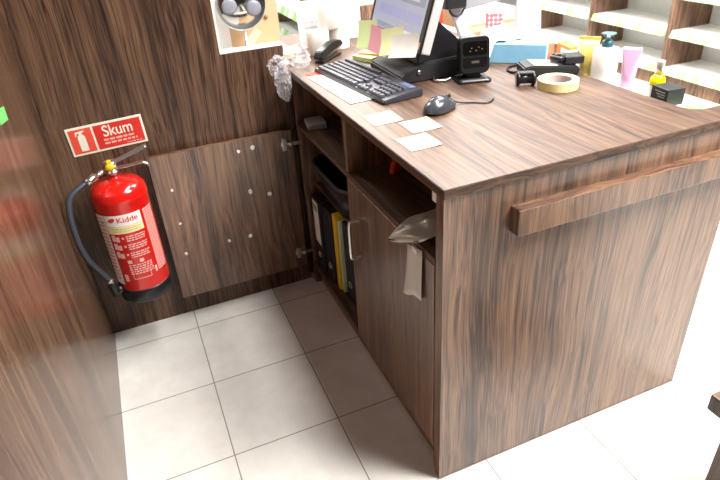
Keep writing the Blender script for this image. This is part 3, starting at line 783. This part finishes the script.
obj('tube_body', loft(B(), [(rrect(.018, .018, .0175), .016), (rrect(.019, .018, .017), .05), (rrect(.025, .003, .0025), .118), (rrect(.025, .0022, .002), .126)]), PINKT, t, rot=(0, 0, R(-50)))
obj('tube_cap', lathe(B(), [(0, 0), (.0175, 0), (.0185, .002), (.0185, .017), (0, .017)], n=28), plain('pale_pink_cap', 'ecd7e6', .3), t)
t = bottle('small glass serum bottle with yellow liquid and silver cap', 'bottle', 'serum_bottle', .802, .243)
t.scale = (1.05, 1.05, 1.0)
obj('bottle_glass', lathe(B(), [(0, 0), (.018, 0), (.019, .002), (.019, .052), (.0175, .064), (.010, .074), (.0085, .078), (0, .078)], n=32), plain('frosted_white_glass', 'e9e8e2', .15), t)
obj('serum', lathe(B(), [(.0192, .046), (.0195, .047), (.0195, .053), (.018, .0645), (.0105, .0745), (.0090, .075)], n=32), SERUM, t)
obj('bottle_cap', lathe(B(), [(0, .076), (.0105, .076), (.0105, .108), (.0095, .111), (0, .111)], n=28), plain('silver_cap', 'd6d4d0', .2, .5), t)
t = bottle('small black carton with pale print at the right end of the bottles', 'carton', 'cosmetic_carton', .792, .192)
t.rotation_euler = (0, 0, R(-6))
obj('carton_body', box(B(), -.03, .024, -.03, .03, 0, .056, .0008), plain('black_card', '232427', .5), t)
bm = B(); 
for k, z in enumerate((.045, .038, .032)): box(bm, -.0306, -.03, -.02, .016 - k*.006, z, z+.002)
obj('carton_print', bm, plain('pale_grey_print', '9a9a9c', .5), t)
t = bottle('white price card with pale green round edge beside the black carton', 'price card', 'price_card', .80, .118)
obj('white_card', box(B(), -.028, .02, -.005, .045, 0, .012, .001), PAPER, t)
obj('green_disc', lathe(B(), [(0, .012), (.026, .012), (.026, .014), (0, .0145)], (.012, -.002, 0), 28), plain('pale_green_card', '8fd465', .6), t)

# ------------------------------------------------------------------ beyond the low wall
mi = thing('round_mirror', 'round mirror with thin chrome rim standing behind the low wall', 'mirror', (-.098, 1.24, .935))
my = lambda prof, c: lathe(B(), prof, c, 56, Matrix.Rotation(R(90), 3, 'X'))
Cm = (0, 0, .168)
obj('mirror_disc', my([(0, 0), (.085, 0), (.085, .004), (0, .004)], Cm), MIRROR, mi)
obj('rim', my([(.085, -.002), (.0872, -.002), (.088, .001), (.0872, .006), (.085, .006), (.085, -.002)], Cm), plain('pale_metal_rim', 'c4c5c8', .35, .4), mi)
for x, z in ((-.042, .165), (.042, .150)):
    p_ = obj('suction_pad', my([(0, .0042), (.026, .0042), (.027, .006), (.02, .009), (.012, .011), (0, .0115)], (x, 0, z)), PAD, mi)
obj('mirror_foot', loft(B(), [(rrect(.035, .025, .012), 0), (rrect(.035, .025, .012), .006), (rrect(.005, .004, .003), .012), (rrect(.005, .004, .003), .08)]), CHROME, mi)
dc = thing('display_cabinet', 'low white and beige cabinet behind the low wall opening', 'cabinet', (-.09, 1.3, 0))
obj('cabinet_top', box(B(), -.30, -.03, -.155, .06, .915, .9345, .002), WHITE, dc)
obj('beige_top', box(B(), -.03, .145, -.155, .06, .915, .9345, .002), CREAM, dc)
obj('cabinet_body', box(B(), -.30, .08, -.15, .06, 0, .915), WHITE, dc)
bp_ = obj('beige_back_board', box(B(), -.045, .142, .03, .05, .9345, 1.45, .001), CREAM, dc)
obj('white_side_board', box(B(), -.25, -.045, .03, .05, .9345, 1.45, .001), WHITE, dc)
obj('knob', lathe(B(), [(0, 0), (.006, 0), (.007, .006), (0, .01)], (.095, .03, 1.035), 16, Matrix.Rotation(R(90), 3, 'X')), plain('brown_knob', '8d6a4c', .4), bp_)
obj('painted_reflection', box(B(), -.0, .03, -.05, -.046, .9346, 1.02, .0005, Matrix.Rotation(R(40), 3, 'Y')), plain('pale_reflection', 'e2cfb4', .6), dc)  # pale slanted strip standing in for a reflection on the beige board

# ------------------------------------------------------------------ shop furniture in the background
def wall_shelving(name, label, x, dep, ys, zs, h, parent_rot=0, loc=(0, 0, 0), kick=True, goods=None):
    t = thing(name, label, 'shelving', loc, parent_rot)
    for y in ys: obj('upright', box(B(), x+.005, x+dep, y-.025, y+.025, 0, h), WSHELF, t)
    obj('back_board', box(B(), x+dep, x+dep+.02, ys[0], ys[-1], 0, h), plain('grey_white_board', 'e6e7e5', .6), t)
    for a, b in zip(ys, ys[1:]):
        for z in zs:
            s = obj('shelf', box(B(), x+.008, x+dep-.002, a+.026, b-.026, z-.02, z), WHITE, t)
            obj('price_rail', prism(B(), [(x-.022, z-.046), (x+.008, z-.046), (x+.008, z+.002), (x-.0, z+.002)], a+.03, b-.03, 0, 'Y'), RAIL, s)
        if kick: obj('plinth', box(B(), x+.03, x+.05, a+.025, b-.025, 0, zs[0]-.046), WSHELF, t)
    return t
ws_ = wall_shelving('wall_shelving', 'long white shop shelving with walnut uprights across the shop floor', 3.163, .36, [1.48, 2.28, 3.08, 3.86], [.155, .415, .675, .935], 1.9)
obj('end_post', box(B(), 3.135, 3.525, 3.886, 3.925, 0, 1.92), plain('dark_grey_post', '4a4850', .5), ws_)
lst = wall_shelving('wall_shelving', 'low shelving with white shelves seen past the beige cabinet', .62, .3, [2.3, 2.92, 3.7], [.16, .36, .575, .74], .86)
# far table with post and red carton
ft = thing('display_table', 'low wooden display table with post behind the till screen', 'table', (1.75, 2.75, 0))
obj('table_top', box(B(), -.40, .45, -.25, .3, .53, .56, .003), plain('tan_wood', 'a88468', .4, noise_amt=.25, nscale=9), ft)
for sx in (-.36, .41):
    for sy in (-.21, .26): obj('leg', box(B(), sx-.03, sx+.03, sy-.03, sy+.03, 0, .53), WSHELF, ft)
obj('post', box(B(), -.27, -.16, -.12, -.06, .56, 1.3, .003), plain('brown_post', '8f6f52', .5, noise_amt=.2, nscale=12), ft)
obj('apron', box(B(), -.36, .41, -.22, -.2, .40, .53), WDARK, ft)
rc = thing('red_display_board', 'red display board on the far wooden table behind the screen', 'board', (1.45, 2.62, .5605))
obj('red_face', box(B(), -.05, .04, -.012, .012, 0, .4, .002), plain('red_board', 'cf3527', .5), rc)
obj('board_edge', box(B(), -.058, -.05, -.014, .014, 0, .405, .001), plain('brown_edge', '7a5a42', .5), rc)
wt = thing('white_tray', 'white sloped display tray on the far wooden table', 'tray', (1.90, 2.82, .5605))
obj('tray_body', prism(B(), [(-.16, 0), (.2, 0), (.2, .09), (-.16, .03)], -.15, .2, .003, 'Y'), WHITE, wt)
obj('tray_strip', box(B(), -.15, .19, -.155, -.15, .0, .012), CREAM, wt)
# white hanging bag near the right end of the counter
cb = thing('carrier_bag', 'small pale lilac paper bag standing right of the dotted carton', 'bag', (.832, .868, .8705), R(-20))
obj('bag_body', loft(B(), [(rrect(.042, .026, .004), 0), (rrect(.043, .027, .004), .09), (rrect(.040, .012, .004), .19)], True, False, False), plain('pale_lilac_paper', 'dcd9e0', .6), cb)
obj('bag_handle', tube(B(), smoothpath([(-.02, -.012, .185), (-.018, -.018, .215), (.0, -.02, .225), (.018, -.018, .215), (.02, -.012, .185)]), .002, 8), plain('pink_cord', 'c9a4a6', .6), cb)
# dark stool near the lens
so = thing('wooden_stool', 'dark wooden stool at the lower right corner of the photo', 'stool', (.63, -.53, 0))
obj('seat', box(B(), -.17, .17, -.17, .177, .405, .45, .004), WDARK, so)
for sx in (-1, 1):
    for sy in (-1, 1): obj('leg', box(B(), sx*.135-.022, sx*.135+.022, sy*.112-.022, sy*.112+.022, 0, .405, .002), WDARK, so)
obj('stretcher', box(B(), -.115, .115, -.012, .012, .14, .17, .002), WDARK, so)

# ------------------------------------------------------------------ light
w = bpy.data.worlds.new('shop'); sc.world = w; w.use_nodes = True
w.node_tree.nodes['Background'].inputs[0].default_value = lin('f6f6f8'); w.node_tree.nodes['Background'].inputs[1].default_value = .06
def area(name, loc, sx, sy, power, rot=(0, 0, 0), col='fffaf5'):
    l = bpy.data.lights.new(name, 'AREA'); l.shape = 'RECTANGLE'; l.size = sx; l.size_y = sy; l.energy = power
    l.color = lin(col)[:3]
    o = bpy.data.objects.new(name, l); COL.objects.link(o); o.location = loc; o.rotation_euler = rot; return o
area('added_fill_lamp', (.50, .3, 2.7), .35, 1.9, 66)
area('added_fill_lamp', (1.45, -.85, 2.8), 1.0, 1.0, 225)
area('added_fill_lamp', (1.5, 2.0, 2.8), 1.0, 1.8, 165)
area('added_fill_lamp', (-.75, 2.3, 2.6), .8, 1.2, 75)  # added fill beyond the back wall, brightens left-facing notes; no known fitting
area('added_fill_lamp', (1.4, 4.2, 2.8), 1.8, 1.4, 220)

# ------------------------------------------------------------------ camera
cam = bpy.data.cameras.new('camera'); co = bpy.data.objects.new('camera', cam); COL.objects.link(co)
co.location = (-.5325, -.9133, 1.4253)
co.rotation_euler = (R(58.7996), R(3.3917), R(-22.7913))
cam.sensor_width = 36; cam.lens = 583.12*36/720; cam.clip_start = .02; cam.clip_end = 60
cam.dof.use_dof = True; cam.dof.focus_distance = 1.55; cam.dof.aperture_fstop = 5.2
sc.camera = co
vs_ = sc.view_settings; vs_.view_transform = 'Standard'; vs_.look = 'None'; vs_.gamma = 1; vs_.use_curve_mapping = False; vs_.exposure = 0.0
